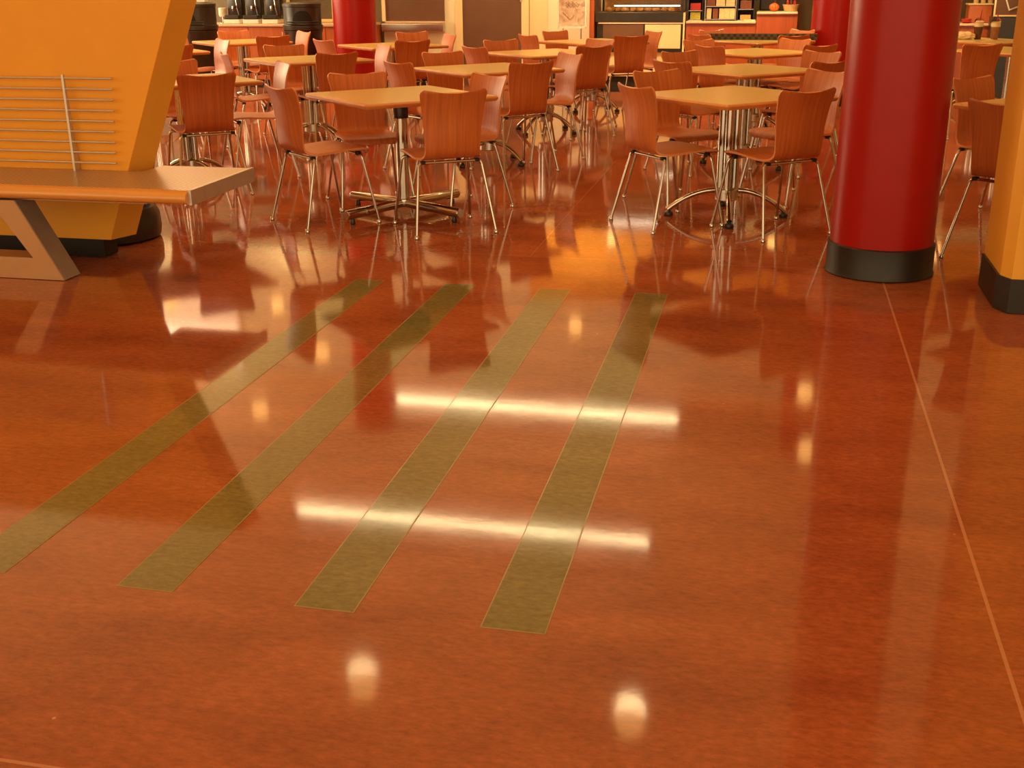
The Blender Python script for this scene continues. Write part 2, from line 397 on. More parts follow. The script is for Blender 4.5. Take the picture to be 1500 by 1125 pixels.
# blue bin behind the divider
t = thing('recycling_bin', 'blue round bin with a flared black base behind the yellow divider', 'bin', W(-3.745, 5.965))
obj('body', lathe([(.232, .17), (.238, .2), (.252, .78), (.258, .80), (.245, .80), (.235, .5)], 40), 'blue', t, True)
obj('base', lathe([(.262, .003), (.282, .015), (.290, .06), (.286, .14), (.262, .185), (.23, .19)], 40), 'black', t, True)

# ------------------------------------------------------------------ chairs
def profile(s):
    """side profile of the bent shell, s 0..1 from seat front to back top -> (y, z)"""
    pts = [(.240, .418), (.228, .440), (.195, .452), (.10, .455), (-.02, .447), (-.12, .441), (-.168, .446), (-.194, .466), (-.204, .50), (-.206, .56), (-.208, .63), (-.218, .71), (-.236, .78), (-.2545, .832)]
    x = s*(len(pts)-1); i = min(int(x), len(pts)-2); f = x-i
    def g(j): return Vector(pts[max(0, min(len(pts)-1, j))])
    a, b, c, d = g(i-1), g(i), g(i+1), g(i+2)
    return .5*((2*b)+(c-a)*f+(2*a-5*b+4*c-d)*f*f+(3*b-3*c+d-a)*f**3)
def halfw(s):
    tab = [(0, .186), (.08, .200), (.2, .206), (.36, .200), (.46, .178), (.54, .164), (.62, .163), (.74, .170), (.86, .184), (.95, .1965), (1, .203)]
    for (a, wa), (b, wb) in zip(tab, tab[1:]):
        if s <= b: t = (s-a)/(b-a); t = t*t*(3-2*t)*.5+t*.5; return wa+(wb-wa)*t
    return tab[-1][1]
def shell(s0, s1, ns):
    bm = bmesh.new(); NT = 18; rows = []
    top, front = s1 > .99, s0 < .01
    ss = [s0+(s1-s0)*i/ns for i in range(ns+1)]
    if top: ss = sorted([q for q in ss if q < .955]+[.955, .962, .970, .977, .984, .990, .995, .998, 1.])
    if front: ss = sorted([q for q in ss if q > .20]+[0, .008, .02, .04, .07, .10, .14, .18, .20])
    P = [profile(q) for q in ss]
    for i, s in enumerate(ss):
        y, z = P[i]; w = halfw(s); row = []
        d = 1.
        if top: d, r = sum((P[k+1]-P[k]).length for k in range(i, len(ss)-1)), .030
        elif front: d, r = sum((P[k+1]-P[k]).length for k in range(0, i)), .055
        if d < r: w -= r-math.sqrt(max(0., r*r-(r-d)**2))        # rounded free corners
        for j in range(NT+1):
            t = -1+2*j/NT; x = w*t; yy, zz = y, z
            bk = max(0., min(1., (s-.52)/.2))
            yy -= .024*bk*(1-t*t)
            if s < .12: zz -= 0
            if s > .86: zz -= .016*((s-.86)/.14)*(1-t*t)          # dipped top edge
            if s < .25: yy -= .020*(1-s/.25)*t*t                   # bowed seat front
            row.append(bm.verts.new((x, yy, zz)))
        rows.append(row)
    for a, b in zip(rows, rows[1:]):
        for j in range(NT): bm.faces.new((a[j], a[j+1], b[j+1], b[j]))
    return bm
def ply(name, bm, parent):
    o = obj(name, bm, ['chair_wood', 'chair_edge'], parent, True)
    m = o.modifiers.new('thickness', 'SOLIDIFY'); m.thickness = .0125; m.offset = 0; m.material_offset_rim = 1
    dg = bpy.context.evaluated_depsgraph_get(); me = bpy.data.meshes.new_from_object(o.evaluated_get(dg))
    o.modifiers.clear(); o.data = me
    for p in me.polygons: p.use_smooth = True
    me.set_sharp_from_angle(angle=math.radians(40))
    return o
SEAT_S = .50
def make_chair():
    t = thing('plywood_chair', 'x', 'chair', (0, 0, 0), 0, 'bent plywood chairs')
    ply('seat', shell(0, SEAT_S, 16), t); ply('backrest', shell(SEAT_S, 1, 20), t)
    r = .0085; R = .030
    ends = (('front', .2435, .2354, .205, .155, .420), ('rear', .243, -.2527, .190, -.150, .418))
    for nm, fx, fy, tx, ty, tz in ends:
        for s in (-1, 1):
            path = smooth_path([(s*fx, fy, .012), (s*tx, ty, tz), (s*.10, ty, tz)], R, 7)
            l = obj('leg', tube(path, r, 10), 'chrome', t, True)
            obj('foot', lathe([(.0105, .001), (.0135, .004), (.0135, .012), (.010, .020), (.008, .022)], 14, None, s*fx, fy), 'chrome', l, True)
            obj('bumper', bx(s*.165-.014, s*.165+.014, ty-.015, ty+.015, .411, .436 if nm == 'front' else .430, .004), 'blackmatte', l)
        obj('seat_rail', tube([(-.10, ty, tz), (.10, ty, tz)], r, 10), 'chrome', t, True)
    return t
proto = make_chair()
row_names = {
 'A': 'front table of the middle row', 'F': 'second table of the middle row', 'G': 'third table of the middle row', 'L': 'fourth table of the middle row',
 'B': 'front table beside the big red column', 'C': 'second table behind the big red column', 'D': 'third table behind the big red column',
 'E': 'far table with the dark lattice tray', 'H': 'front table by the yellow divider', 'I': 'second table from the yellow divider',
 'J': 'table before the bright red column', 'K': 'far table between the two black bins', 'M': 'table half hidden by the yellow divider',
 'N': 'table with whipped drinks', 'P': 'table between red column and yellow pillar', 'Q': 'table below the whipped drinks'}
side_words = {'1': 'near left of', '2': 'far left of', '3': 'near right of', '4': 'far right of'}
flip = {'F1': '3', 'F2': '4', 'F3': '1', 'F4': '2', 'H1': '3', 'J2': '2'}
chairs = dict(
 A1=(-1.145,7.075,-54), A2=(-0.936,7.673,199.5), A3=(-.401,6.843,20.2), A4=(-.335,7.54,126),
 B1=(.955,6.944,-64.7), B2=(1.11,7.707,210), B3=(1.53,6.711,26.4), B4=(1.87,7.69,117.7),
 C1=(1.399,8.966,-52.4), C2=(1.550,9.730,212), C3=(2.193,8.866,34), C4=(2.361,9.631,126),
 D1=(2.009,10.852,-58.5), D2=(1.985,11.49,212), D3=(2.68,10.93,26.9), D4=(2.60,11.58,126),
 E1=(2.255,12.950,-62), E2=(2.460,13.560,212), E3=(2.866,12.690,23.5), E4=(3.116,13.515,119.8),
 F1=(.03,9.03,32), F2=(0.273,9.666,116), F3=(-.641,9.081,-52), F4=(-0.435,9.880,212),
 G1=(-.117,10.993,-54), G2=(.034,11.748,209), G3=(.640,11.04,31), G4=(.715,11.769,130),
 L1=(0.414,13.117,-60), L2=(.688,13.672,220), L3=(1.227,12.892,14), L4=(1.402,13.491,110),
 H1=(-2.135,8.14,26), H2=(-2.48,9.06,215), H4=(-1.932,8.857,115),
 M3=(-3.36,11.60,40), M4=(-3.194,12.333,124),
 I1=(-2.189,10.233,-68), I2=(-2.044,11.131,203.7), I3=(-1.60,10.295,34), I4=(-1.405,11.12,114),
 K1=(-3.486,13.575,-55), K2=(-3.198,14.268,212), K3=(-2.726,13.387,31), K4=(-2.640,14.030,122),
 J1=(-1.717,12.432,-50), J2=(-1.02,13.62,205), J3=(-1.099,12.199,31), J4=(-.885,13.07,112),
 Q1=(4.157,10.84,11.1), P1=(2.636,5.931,-53), P2=(2.958,6.991,213))
first = True
for k, (x, y, a) in chairs.items():
    lb = 'plywood chair %s the %s' % (side_words[flip.get(k, k[1])], row_names[k[0]])
    if k == 'Q1': lb = 'dark plywood chair in front of the napkin and whipped drinks table'
    if first:
        proto.location = (x, y, 0); proto.rotation_euler = (0, 0, math.radians(a)); proto['label'] = lb; first = False
    else: dup(proto, (x, y, 0), math.radians(a), lb)

# ------------------------------------------------------------------ tables
TH, HALF = .745, .450
def rounded_square(h, r, n=5):
    p = []
    for cx, cy, a0 in ((h-r, h-r, 0), (-h+r, h-r, 90), (-h+r, -h+r, 180), (h-r, -h+r, 270)):
        for i in range(n+1):
            a = math.radians(a0+90*i/n); p.append((cx+r*math.cos(a), cy+r*math.sin(a)))
    return p
def table_top(t, half=HALF):
    obj('tabletop', prism(rounded_square(half-.022, .018), TH-.030, TH, 'z'), 'laminate', t)
    eb = bmesh.new(); prof = [(-.023, -.0005), (-.008, -.0015), (0, -.010), (-.001, -.020), (-.010, -.031), (-.023, -.032)]
    rings = []
    for off, dz in prof:
        rings.append([eb.verts.new((px, py, TH+dz)) for px, py in rounded_square(half+off, .030+off)])
    n = len(rings[0])
    for a, b in zip(rings, rings[1:]+rings[:1]):
        for i in range(n): eb.faces.new((a[i], a[(i+1) % n], b[(i+1) % n], b[i]))
    obj('edge_band', eb, 'table_edge', t, True)
    obj('mounting_plate', bx(-.16, .16, -.16, .16, TH-.045, TH-.031), 'blackmatte', t)
def table_cross(loc, rotz, label):
    t = thing('cafe_table', label, 'table', loc, rotz, 'square wood-edged cafe tables'); table_top(t)
    obj('pole', lathe([(.037, .09), (.037, .625)], 28), 'chrome', t, True)
    obj('collar', lathe([(.044, .60), (.047, .61), (.047, TH-.05), (.044, TH-.045)], 28), 'black', t, True)
    b = obj('pole_foot', lathe([(.045, .05), (.05, .06), (.045, .095), (.036, .10)], 24), 'chrome', t, True)
    for k in range(4):
        a = PI/4+k*PI/2-rotz+math.radians(4)
        d = Vector((math.cos(a), math.sin(a), 0))
        arm = obj('base_arm', tube([d*.02+Vector((0, 0, .072)), d*.485+Vector((0, 0, .062)), d*.492+Vector((0, 0, .062))], .030, 20, None, 0, [.030, .030, .027]), 'chrome', t, True)
        g = d*.44; obj('glide', lathe([(.016, .002), (.018, .008), (.012, .035)], 14, None, g.x, g.y), 'black', arm, True)
    return t
def table_arch(loc, rotz, label, turn=20, reach=.335):
    t = thing('cafe_table', label, 'table', loc, rotz, 'square wood-edged cafe tables'); table_top(t)
    for k in range(4):
        a = PI/4+k*PI/2; px, py = .042*math.cos(a), .042*math.sin(a)
        obj('pole', lathe([(.026, .15), (.026, TH-.045)], 20, None, px, py), 'chrome', t, True)
    obj('hub', lathe([(.05, .10), (.072, .11), (.072, .175), (.05, .185)], 28), 'steel', t, True)
    for k in range(4):
        a = math.radians(turn)+k*PI/2; d = Vector((math.cos(a), math.sin(a), 0))
        path = [d*(.06+(reach-.06)*i/10)+Vector((0, 0, .165-.125*(i/10)**2.0)) for i in range(11)]
        arm = obj('base_arm', tube(path, .016, 12), 'chrome', t, True)
        g = d*(reach-.005); obj('glide', lathe([(.028, .002), (.030, .008), (.028, .022), (.012, .032)], 18, None, g.x, g.y), 'black', arm, True)
    return t
YAW = math.radians(32.3)
table_cross((-.680, 7.30, 0), YAW, 'square table on a crossed tube base, front of the middle row')
tabs = dict(B=(1.345, 7.13, 'square table on arched chrome feet, nearest the big red column'),
 C=(1.81, 9.09, 'second square table back in the row beside the big red column'), D=(2.30, 11.16, 'third square table back in the row beside the big red column'),
 E=(2.73, 13.16, 'far square table carrying the dark lattice tray'), F=(-.176, 9.40, 'second square table back in the middle row'),
 G=(.345, 11.31, 'third square table back in the middle row'), L=(.925, 13.20, 'fourth square table in the middle row, before the poster stand'),
 H=(-2.35, 8.50, 'front square table behind the bench, partly hidden by the yellow divider'), I=(-1.80, 10.65, 'square table second from the yellow divider, in front of the cabinets'),
 J=(-1.25, 12.77, 'square table in front of the bright red column and cream wall'), K=(-3.07, 13.74, 'far square table between the two black bins'),
 M=(-3.59, 12.02, 'square table almost wholly hidden by the yellow divider'), N=(5.09, 12.75, 'far square table holding whipped drinks and a crumpled napkin'),
 P=(3.08, 6.41, 'square table between the big red column and the yellow pillar'))
q = W(2.15, 11.85); tabs['Q'] = (q.x, q.y, 'square table just in front of the whipped drinks table')
pt = None
for k, (x, y, lb) in tabs.items():
    if k == 'B': table_arch((x, y, 0), YAW, lb, 51, .36)
    elif pt is None: pt = table_arch((x, y, 0), YAW, lb)
    else: dup(pt, (x, y, 0), YAW, lb)
# lattice tray on the far table
e = W(-.20, 13.38)
lt = thing('lattice_tray', 'long dark lattice tray standing across the far table by the counter', 'tray', (2.75+.02, 13.12+.06, TH), -PH)
tb = bmesh.new()
box(tb, -.60, .60, -.03, .0, 0, .062); box(tb, -.60, .60, .10, .13, 0, .062); box(tb, -.60, -.57, .0, .10, 0, .062); box(tb, .57, .60, .0, .10, 0, .062); box(tb, -.57, .57, 0, .10, 0, .01)
obj('tray_walls', tb, 'lattice', lt)

# ------------------------------------------------------------------ coffee counter on the left
def cabinet(name, label, v0, v1, u0, u1, zt, n, mat, panels=True):
    t = thing(name, label, 'counter', W((v0+v1)/2, u0)); h = (v1-v0)/2; dpt = u1-u0
    obj('carcass', bx(-h, h, .02, dpt, .10, zt-.032), mat, t)
    obj('toe_kick', bx(-h+.01, h-.01, .06, dpt, .003, .10), 'base', t)
    obj('worktop', bx(-h-.01, h+.01, -.03, dpt, zt-.032, zt, .006), 'stone', t)
    if panels:
        w = 2*h/n
        for i in range(n):
            x0 = -h+i*w
            dr = obj('door', bx(x0+.004, x0+w-.004, 0, .018, .105, zt-.04, .002), mat, t)
            hx = x0+(w-.05 if i % 2 == 0 else .05)
            obj('handle', tube(smooth_path([(hx, .002, zt-.2), (hx, -.025, zt-.2), (hx, -.025, zt-.1), (hx, .002, zt-.1)], .01, 4), .005, 8), 'steel', dr, True)
    return t
cabinet('coffee_counter', 'orange wood cabinet run with a pale worktop under the coffee dispensers', -8.2, -5.40, 15.2, 15.85, .835, 5, 'cabinet')
def dispenser(v, label):
    t = thing('coffee_dispenser', label, 'coffee dispenser', W(v, 15.42, .837), -PH, 'coffee dispensers on the cabinet run')
    obj('drip_tray', bx(-.115, .115, -.13, .12, 0, .055, .008), 'white', t)
    obj('tray_grate', bx(-.105, .105, -.12, -.02, .055, .064), 'black', t)
    b = bmesh.new(); box(b, -.105, .105, -.0, .13, .064, .42, 0, .012); lathe([(.095, .42), (.11, .44), (.11, .62), (.08, .65)], 28, b, 0, .03); obj('urn', b, 'black', t, True)
    obj('pour_shelf', bx(-.105, .105, -.135, .0, .064, .11, .008), 'black', t)
    sp = obj('spout', lathe([(.012, .16), (.016, .17), (.016, .22), (.012, .23)], 14, None, 0, -.055), 'chrome', t, True)
    obj('spout_arm', tube([(0, -.055, .215), (0, .002, .215)], .012, 10), 'black', sp)
    obj('lever', tube(smooth_path([(.07, -.02, .10), (.06, -.06, .22), (.05, -.05, .34)], .03, 5), .008, 8), 'chrome', t, True)
    return t
dispenser(-7.355, 'black coffee dispenser nearest the yellow divider, chrome lever')
dispenser(-7.075, 'middle black coffee dispenser of the three on the worktop')
dispenser(-6.790, 'black coffee dispenser nearest the middle bin, chrome lever')
t = thing('cup_dispenser', 'small white cup holder on a stand beside the first coffee dispenser', 'cup holder', W(-7.53, 15.4, .837))
obj('stand', lathe([(.05, 0), (.05, .01), (.012, .02), (.012, .09)], 20), 'steel', t, True); obj('cup_sleeve', lathe([(.045, .09), (.055, .11), (.055, .20), (.048, .205)], 24), 'white', t, True)
t = thing('sugar_jar', 'small pale jar on the worktop between bin and bright red column', 'jar', W(-5.78, 15.45, .837))
obj('jar_body', lathe([(.035, 0), (.04, .01), (.04, .15), (.03, .16)], 20), 'white', t, True); obj('lid', lathe([(.032, .16), (.032, .19), (.02, .20)], 20), 'steel', t, True)
# framed board on the wall behind the middle bin
t = thing('wall_frame', 'pale framed board on the dark wall behind the middle black bin', 'picture frame', W(-6.40, WU-.06, .84))
fr = bmesh.new(); w_, h_ = .36, .40
box(fr, -w_, -w_+.05, -.0, .03, 0, h_); box(fr, w_-.05, w_, 0, .03, 0, h_); box(fr, -w_, w_, 0, .03, h_-.04, h_); box(fr, -w_, w_, 0, .03, 0, .04)
obj('frame', fr, 'cream2', t); obj('board', bx(-w_+.04, w_-.04, .012, .032, .03, h_-.03), 'olive', t)

# bins
def trash_bin(v, u, a, label):
    t = thing('trash_bin', label, 'trash bin', W(v, u), -PH, 'black round trash bins')
    obj('body', lathe([(.225, .003), (.235, .02), (.235, .76), (.245, .78), (.245, .80)], 44), 'black', t, True)
    obj('hood', lathe([(.236, .80), (.250, .81), (.252, .86), (.240, .865), (.236, .88), (.236, 1.08), (.243, 1.085), (.243, 1.12), (.20, 1.135), (.05, 1.14)], 44), 'black', t, True)
    ob = bmesh.new(); n = 16; cols = []
    for i in range(n+1):
        q = -1+2*i/n; ang = a+q*.52; top = .925+.115*math.sqrt(max(0, 1-q*q)); R = .2385
        cols.append((ob.verts.new((R*math.sin(ang), -R*math.cos(ang), .915)), ob.verts.new((R*math.sin(ang), -R*math.cos(ang), top))))
    for p, q in zip(cols, cols[1:]): ob.faces.new((p[0], q[0], q[1], p[1]))
    obj('opening_patch', ob, 'opening_shade', t)  # black patch on the closed hood stands in for the shade inside
    for z in (.842, .880, .905):
        obj('rib', tube([( .247*math.sin(a-.9+1.8*i/16), -.247*math.cos(a-.9+1.8*i/16), z) for i in range(17)], .007, 8), 'black', t, True)
    return t
trash_bin(-7.30, 14.2, -.15, 'black hooded trash bin beside the yellow divider edge')
trash_bin(-5.885, 14.25, .38, 'black hooded trash bin next to the bright red column')
t = thing('napkin_box', 'small cream box on top of the bin beside the divider', 'box', W(-7.22, 14.22, 1.141))
obj('carton', bx(-.06, .06, -.05, .05, 0, .09, .004), 'white', t); obj('paper_tuft', lathe([(.03, .09), (.035, .11), (.015, .13)], 12), 'paper', t, True)

# ------------------------------------------------------------------ service hatch on the cream wall
t = thing('service_hatch', 'dark brown wall hatch with a projecting stainless ledge', 'hatch', W(-4.91, WU, 0))
obj('hatch_panel', bx(-.405, .43, -.03, -.004, .852, 1.9), 'brown', t)
fr = bmesh.new(); box(fr, -.455, -.405, -.055, -.002, .85, 1.95); box(fr, -.405, .43, -.055, -.002, 1.90, 1.95)
obj('frame', fr, 'cream2', t); obj('sill', bx(-.395, .43, -.10, -.004, .828, .852, .004), 'stone', t)
lb = bmesh.new(); prism(rounded_square(.055, .02), -.443, .437, 'x', lb)
for v_ in lb.verts: v_.co.y -= .075; v_.co.z += .772
obj('ledge', lb, 'steel', t, True)

# ------------------------------------------------------------------ poster stand
t = thing('poster_stand', 'white framed brown poster on a thin two-legged floor stand', 'poster stand', W(-2.575, 15.05))
w_ = .185
fr = bmesh.new()
for a in ((-w_, -w_+.02, .795, 1.45), (w_-.02, w_, .795, 1.45), (-w_, w_, .795, .82), (-w_, w_, 1.43, 1.45)): box(fr, a[0], a[1], -.012, .012, a[2], a[3])
obj('frame', fr, 'white', t); ps = obj('poster', bx(-w_+.02, w_-.02, -.004, .006, .82, 1.43), 'poster', t)
sq = bmesh.new(); rs = random.Random(3)
for k, z in enumerate((1.09, 1.06)):
    pts = [(-.09+.012*i, -.0055, z+.018*math.sin(i*1.7+k)+.008*rs.random()) for i in range(16)]
    tube(pts, .0022, 5, sq)
tube([(-.12, -.0055, .99), (-.03, -.0055, .90), (.03, -.0055, .95)], .0022, 5, sq)
obj('scribble', sq, 'brown', ps)
for s in (-1, 1):
    l = obj('leg', tube([(s*.115, 0, .795), (s*.115, 0, .03)], .009, 10), 'steel', t, True)
    obj('foot', bx(s*.115-.02, s*.115+.02, -.16, .16, .003, .03, .004), 'black', l)

# ------------------------------------------------------------------ display case
t = thing('display_case', 'black framed glass pastry display case built into the serving counter', 'display case', W(-1.735, 15.2))
h = .565
obj('base', bx(-h, h, .02, .64, .20, .50), 'cream2', t); obj('toe_kick', bx(-h, h, .05, .64, .003, .20), 'blackmatte', t)
obj('body', bx(-h+.02, h-.03, .012, .62, .50, .86), 'black', t)
obj('front_panel', bx(.07, h-.045, -.004, .012, .545, .838, .003), 'cream2', t)
gp = obj('front_panel', bx(-h+.10, .05, -.002, .012, .545, .838, .002), 'brown', t); gp['label'] = 'dark glazed lower panel'
obj('bottom_strip', bx(-h+.02, h-.02, -.006, .012, .50, .535), 'blackmatte', t)
obj('bright_trim', bx(-h+.04, h-.02, -.010, .012, .845, .862), 'stone', t)
obj('band', bx(-h, h-.02, -.012, .60, .866, .985, .004), 'black', t)
fr = bmesh.new()
for x0, x1 in ((-h, -h+.03), (h-.05, h-.02)): box(fr, x0, x1, -.012, .02, .985, 1.80)
box(fr, -h, h-.02, -.012, .62, 1.74, 1.82); box(fr, -h, h-.02, .60, .62, .985, 1.74)
obj('frame', fr, 'black', t)
obj('front_glass', bx(-h+.03, h-.05, -.002, .004, .985, 1.74), 'glass', t)
for z in (1.16, 1.36, 1.56): obj('shelf', bx(-h+.04, h-.06, .10, .58, z, z+.012), 'glass', t)
obj('back_panel', bx(-h+.03, h-.05, .585, .599, .985, 1.74), 'pastry', t)
obj('light_tube', tube([(-.33, .05, 1.062), (h-.07, .05, 1.062)], .007, 10), 'tube_case', t)
obj('light_tube', tube([(-h+.1, .06, 1.715), (h-.1, .06, 1.715)], .014, 10), 'tube_case', t)
obj('side_trim', bx(h-.018, h+.004, -.014, .62, .50, .98), 'cream2', t)
obj('side_panel', bx(-h-.075, -h-.015, -.01, .60, .003, 1.2), 'cabinet_r', t)
for i in range(9):
    tag(obj('pastry', lathe([(.02, 0), (.045, .008), (.052, .025), (.038, .048), (.01, .056)], 16), 'pastry', None, True, W(-1.735-.42+i*.10, 15.2+.22+.05*(i % 2), .986)),
        'golden round pastry on the floor of the glass display case', 'pastry', 'pastries in the display case')

# ------------------------------------------------------------------ serving counter
def plain_counter(name, label, v0, v1, zt):
    t = thing(name, label, 'counter', W((v0+v1)/2, 15.2)); h = (v1-v0)/2
    obj('front_panel', bx(-h, h, 0, .64, .10, zt-.03), 'cabinet_r', t); obj('toe_kick', bx(-h, h, .04, .64, .003, .10), 'base', t)
    obj('worktop', bx(-h, h, -.03, .64, zt-.03, zt, .008), 'stone', t); return t
plain_counter('serving_counter', 'low red wood counter section with a pale top under the snack racks', -1.150, -.292, .880)
plain_counter('serving_counter', 'raised red wood counter section with a pale top under pumpkin and basket', -.288, .205, .990)
plain_counter('serving_counter', 'pale topped counter section glimpsed between red column and yellow pillar', 1.2, 3.4, .855)
def snack_rack(v0, v1, label, tiers, mat='black', z0=.881):
    t = thing('snack_rack', label, 'snack rack', W((v0+v1)/2, 15.28, z0)); h = (v1-v0)/2
    for x in (-h, h-.008): obj('side_frame', bx(x, x+.008, 0, .20, 0, .42), mat, t)
    for z in tiers: obj('shelf', bx(-h+.008, h-.008, 0, .20, z, z+.008), 'steel', t)
    obj('back_panel', bx(-h+.008, h-.008, .19, .20, 0, .42), 'blackmatte', t); return t
snack_rack(-1.14, -.955, 'narrow black snack rack with red and green packets beside the display case', (.0, .115, .26))
snack_rack(-.93, -.545, 'wide wire snack rack holding cream packages, middle of the counter', (.012, .165, .31), 'steel')
snack_rack(-.53, -.325, 'dark snack rack with brown packages at the counter step', (.0, .13, .28))
def packet(v, z, w, hh, mat, label, group):
    b = bx(-w/2, w/2, 0, .05, 0, hh, .006); o = obj('snack_packet', b, mat, None, False, W(v, 15.30, z), -PH); tag(o, label, 'snack packet', group)
packet(-1.048, .890, .13, .095, 'green_item', 'yellow green packet on the lowest shelf of the narrow rack', 'packets in the narrow rack')
packet(-1.048, 1.005, .13, .085, 'red_item', 'red packet on the second shelf of the narrow rack', 'packets in the narrow rack')
packet(-1.045, 1.15, .12, .10, 'brown_item', 'brown packet on the top shelf of the narrow rack', 'packets in the narrow rack')
for i, v in enumerate((-.880, -.800, -.720, -.655, -.590)):
    packet(v, .902, .066 if i else .06, .125, 'brown_item' if i == 1 else 'cream_item', ('dark packet between pale ones on the lower shelf of the wide rack' if i == 1 else ('cream packet at the display case end of the wide rack lower shelf', '', 'cream packet just past the dark one on the lower wide shelf', 'second cream packet past the dark one on the lower wide shelf', 'cream packet nearest the counter step on the lower wide shelf')[i]), 'packets on the lower shelf of the wide rack')
for i, v in enumerate((-.86, -.74, -.62)):
    packet(v, 1.055, .11, .11, 'brown_item' if i == 0 else 'cream_item', ('dark packet on the upper shelf of the wide rack', 'cream packet in the middle of the upper shelf of the wide rack', 'cream packet at the step end of the wide rack upper shelf')[i], 'packets on the upper shelf of the wide rack')
packet(-.428, .890, .13, .06, 'pastry', 'tan flat packet low in the dark rack', 'packets in the dark rack')
packet(-.428, 1.02, .14, .10, 'brown_item', 'reddish brown packet on the second shelf of the dark rack', 'packets in the dark rack')
t = thing('receipt_tray', 'thin pale tray on the low counter against the step', 'tray', W(-.375, 15.22, .881)); obj('plate', bx(-.07, .07, -.01, .06, 0, .014, .004), 'paper', t)
# pumpkin
t = thing('pumpkin', 'small orange pumpkin on the raised counter beside the basket', 'pumpkin', W(-.085, 15.32, .991))
pb = bmesh.new(); bmesh.ops.create_uvsphere(pb, u_segments=40, v_segments=18, radius=.058)
for v_ in pb.verts:
    a = math.atan2(v_.co.y, v_.co.x); k = 1+.06*math.cos(a*8); v_.co.x *= k; v_.co.y *= k; v_.co.z = v_.co.z*.85+.049
obj('flesh', pb, 'orange_item', t, True); obj('stem', tube([(0, 0, .09), (.004, 0, .11), (.012, 0, .125)], .007, 8), 'brown_item', t, True)
# basket of snacks
t = thing('snack_basket', 'pale straw basket on the raised counter end', 'basket', W(.115, 15.33, .991))
obj('weave', lathe([(.07, 0), (.078, .006), (.098, .075), (.102, .08), (.094, .078), (.074, .012), (.02, .010)], 32), 'cream_item', t, True)
for i, (dxx, dyy, lb) in enumerate(((-.04, 0, 'red wrapped snack standing nearest the pumpkin in the basket'), (.0, .02, 'red wrapped snack in the middle of the basket'), (.045, -.01, 'red wrapped snack nearest the basket end'))):
    p = W(.115+dxx, 15.33+dyy, .991+.012)
    tag(obj('wrapped_snack', bx(-.015, .015, -.012, .012, 0, .115, .005), 'red_item' if i != 1 else 'brown_item', None, False, p, -PH), lb if i != 1 else 'brown wrapped snack in the middle of the basket', 'snack', 'wrapped snacks in the basket')
t = thing('espresso_machine', 'black machine standing behind the raised counter pumpkin', 'coffee machine', W(-.05, 15.60, .991))
obj('housing', bx(-.22, .12, 0, .22, 0, .42, .02), 'black', t); obj('group_head', lathe([(.03, .2), (.03, .26)], 16, None, -.05, -.03), 'steel', t, True)

# ------------------------------------------------------------------ goods on the far right counter
t = thing('wooden_box', 'upright wooden box on the far counter past the red column', 'box', W(2.33, 15.3, .856))
obj('box_panel', bx(-.13, .13, 0, .26, 0, .205, .006), 'cabinet', t); obj('lid', bx(-.14, .14, -.01, .27, .205, .222, .004), 'cream2', t)
for i in range(3):
    tag(obj('cup_stack', lathe([(.026, 0), (.036, .16), (.039, .165), (.036, .168)], 20), 'cream_item', None, True, W(2.285+i*.081, 15.42, 1.079)), 'upside-down stack of pale paper cups on the wooden box', 'cup stack', 'cup stacks on the wooden box')
t = thing('red_bowl', 'small red bowl at the end of the far counter by the column', 'bowl', W(2.175, 15.24, .856)); obj('bowl_shell', lathe([(.03, 0), (.055, .02), (.06, .05), (.055, .05), (.045, .02), (.01, .012)], 24), 'red_item', t, True)
t = thing('menu_board', 'brown board with a cream border behind the whipped drinks', 'board', W(2.66, 14.85, 0))
obj('panel', bx(-.235, .30, 0, .03, .96, 1.45), 'brown', t)
fr = bmesh.new(); box(fr, -.25, -.235, -.006, .03, .945, 1.45); box(fr, -.25, .30, -.006, .03, .945, .962); obj('border', fr, 'cream2', t)
cd = bmesh.new(); box(cd, -.10, .20, -.010, -.004, 0, .24); cd.transform(Matrix.Translation((0, 0, 1.045)) @ Matrix.Rotation(math.radians(-22), 4, 'Y')); c_ = obj('tilted_card', cd, 'white', t)
cd = bmesh.new(); box(cd, -.085, .185, -.013, -.009, .016, .224); cd.transform(Matrix.Translation((0, 0, 1.045)) @ Matrix.Rotation(math.radians(-22), 4, 'Y')); obj('card_picture', cd, 'brown', c_)
obj('cabinet', bx(-.245, .30, .0, .31, .003, .94, .006), 'black', t)

# ------------------------------------------------------------------ drinks and napkin on the far right table
def frappe(v, u, mat, label):
    t = thing('iced_drink', label, 'drink', W(v, u, TH+.0005), -PH, 'whipped drinks on the far table')
    obj('cup', lathe([(.034, 0), (.036, .004), (.046, .125), (.047, .13)], 28), mat, t, True)
    obj('whipped_cream', lathe([(.047, .13), (.050, .15), (.046, .175), (.034, .182)], 24), 'cream_whip', t, True)
    obj('dome_lid', lathe([(.050, .17), (.052, .176), (.047, .20), (.032, .218), (.012, .224)], 28), 'lid', t, True)
    obj('straw', tube([(.006, 0, .19), (.014, 0, .30)], .0055, 8), 'straw', t, True)
    return t
frappe(2.10, 13.78, 'coffee', 'dark iced drink with whipped cream dome and red straw beside the napkin')
frappe(2.265, 13.74, 'coffee2', 'caramel coloured iced drink with whipped cream and red straw by the pillar')
nb = bmesh.new(); bmesh.ops.create_icosphere(nb, subdivisions=4, radius=1.)
rs = random.Random(5)
from mathutils import noise as mn
for v_ in nb.verts:
    p = v_.co.copy(); k = 1+.22*mn.noise(p*2.3)+.10*mn.noise(p*6)
    v_.co = Vector((p.x*.125*k, p.y*.07*k, max(-.0345, p.z*.045*k*(1+.25*p.x))))
    v_.co.z += .035
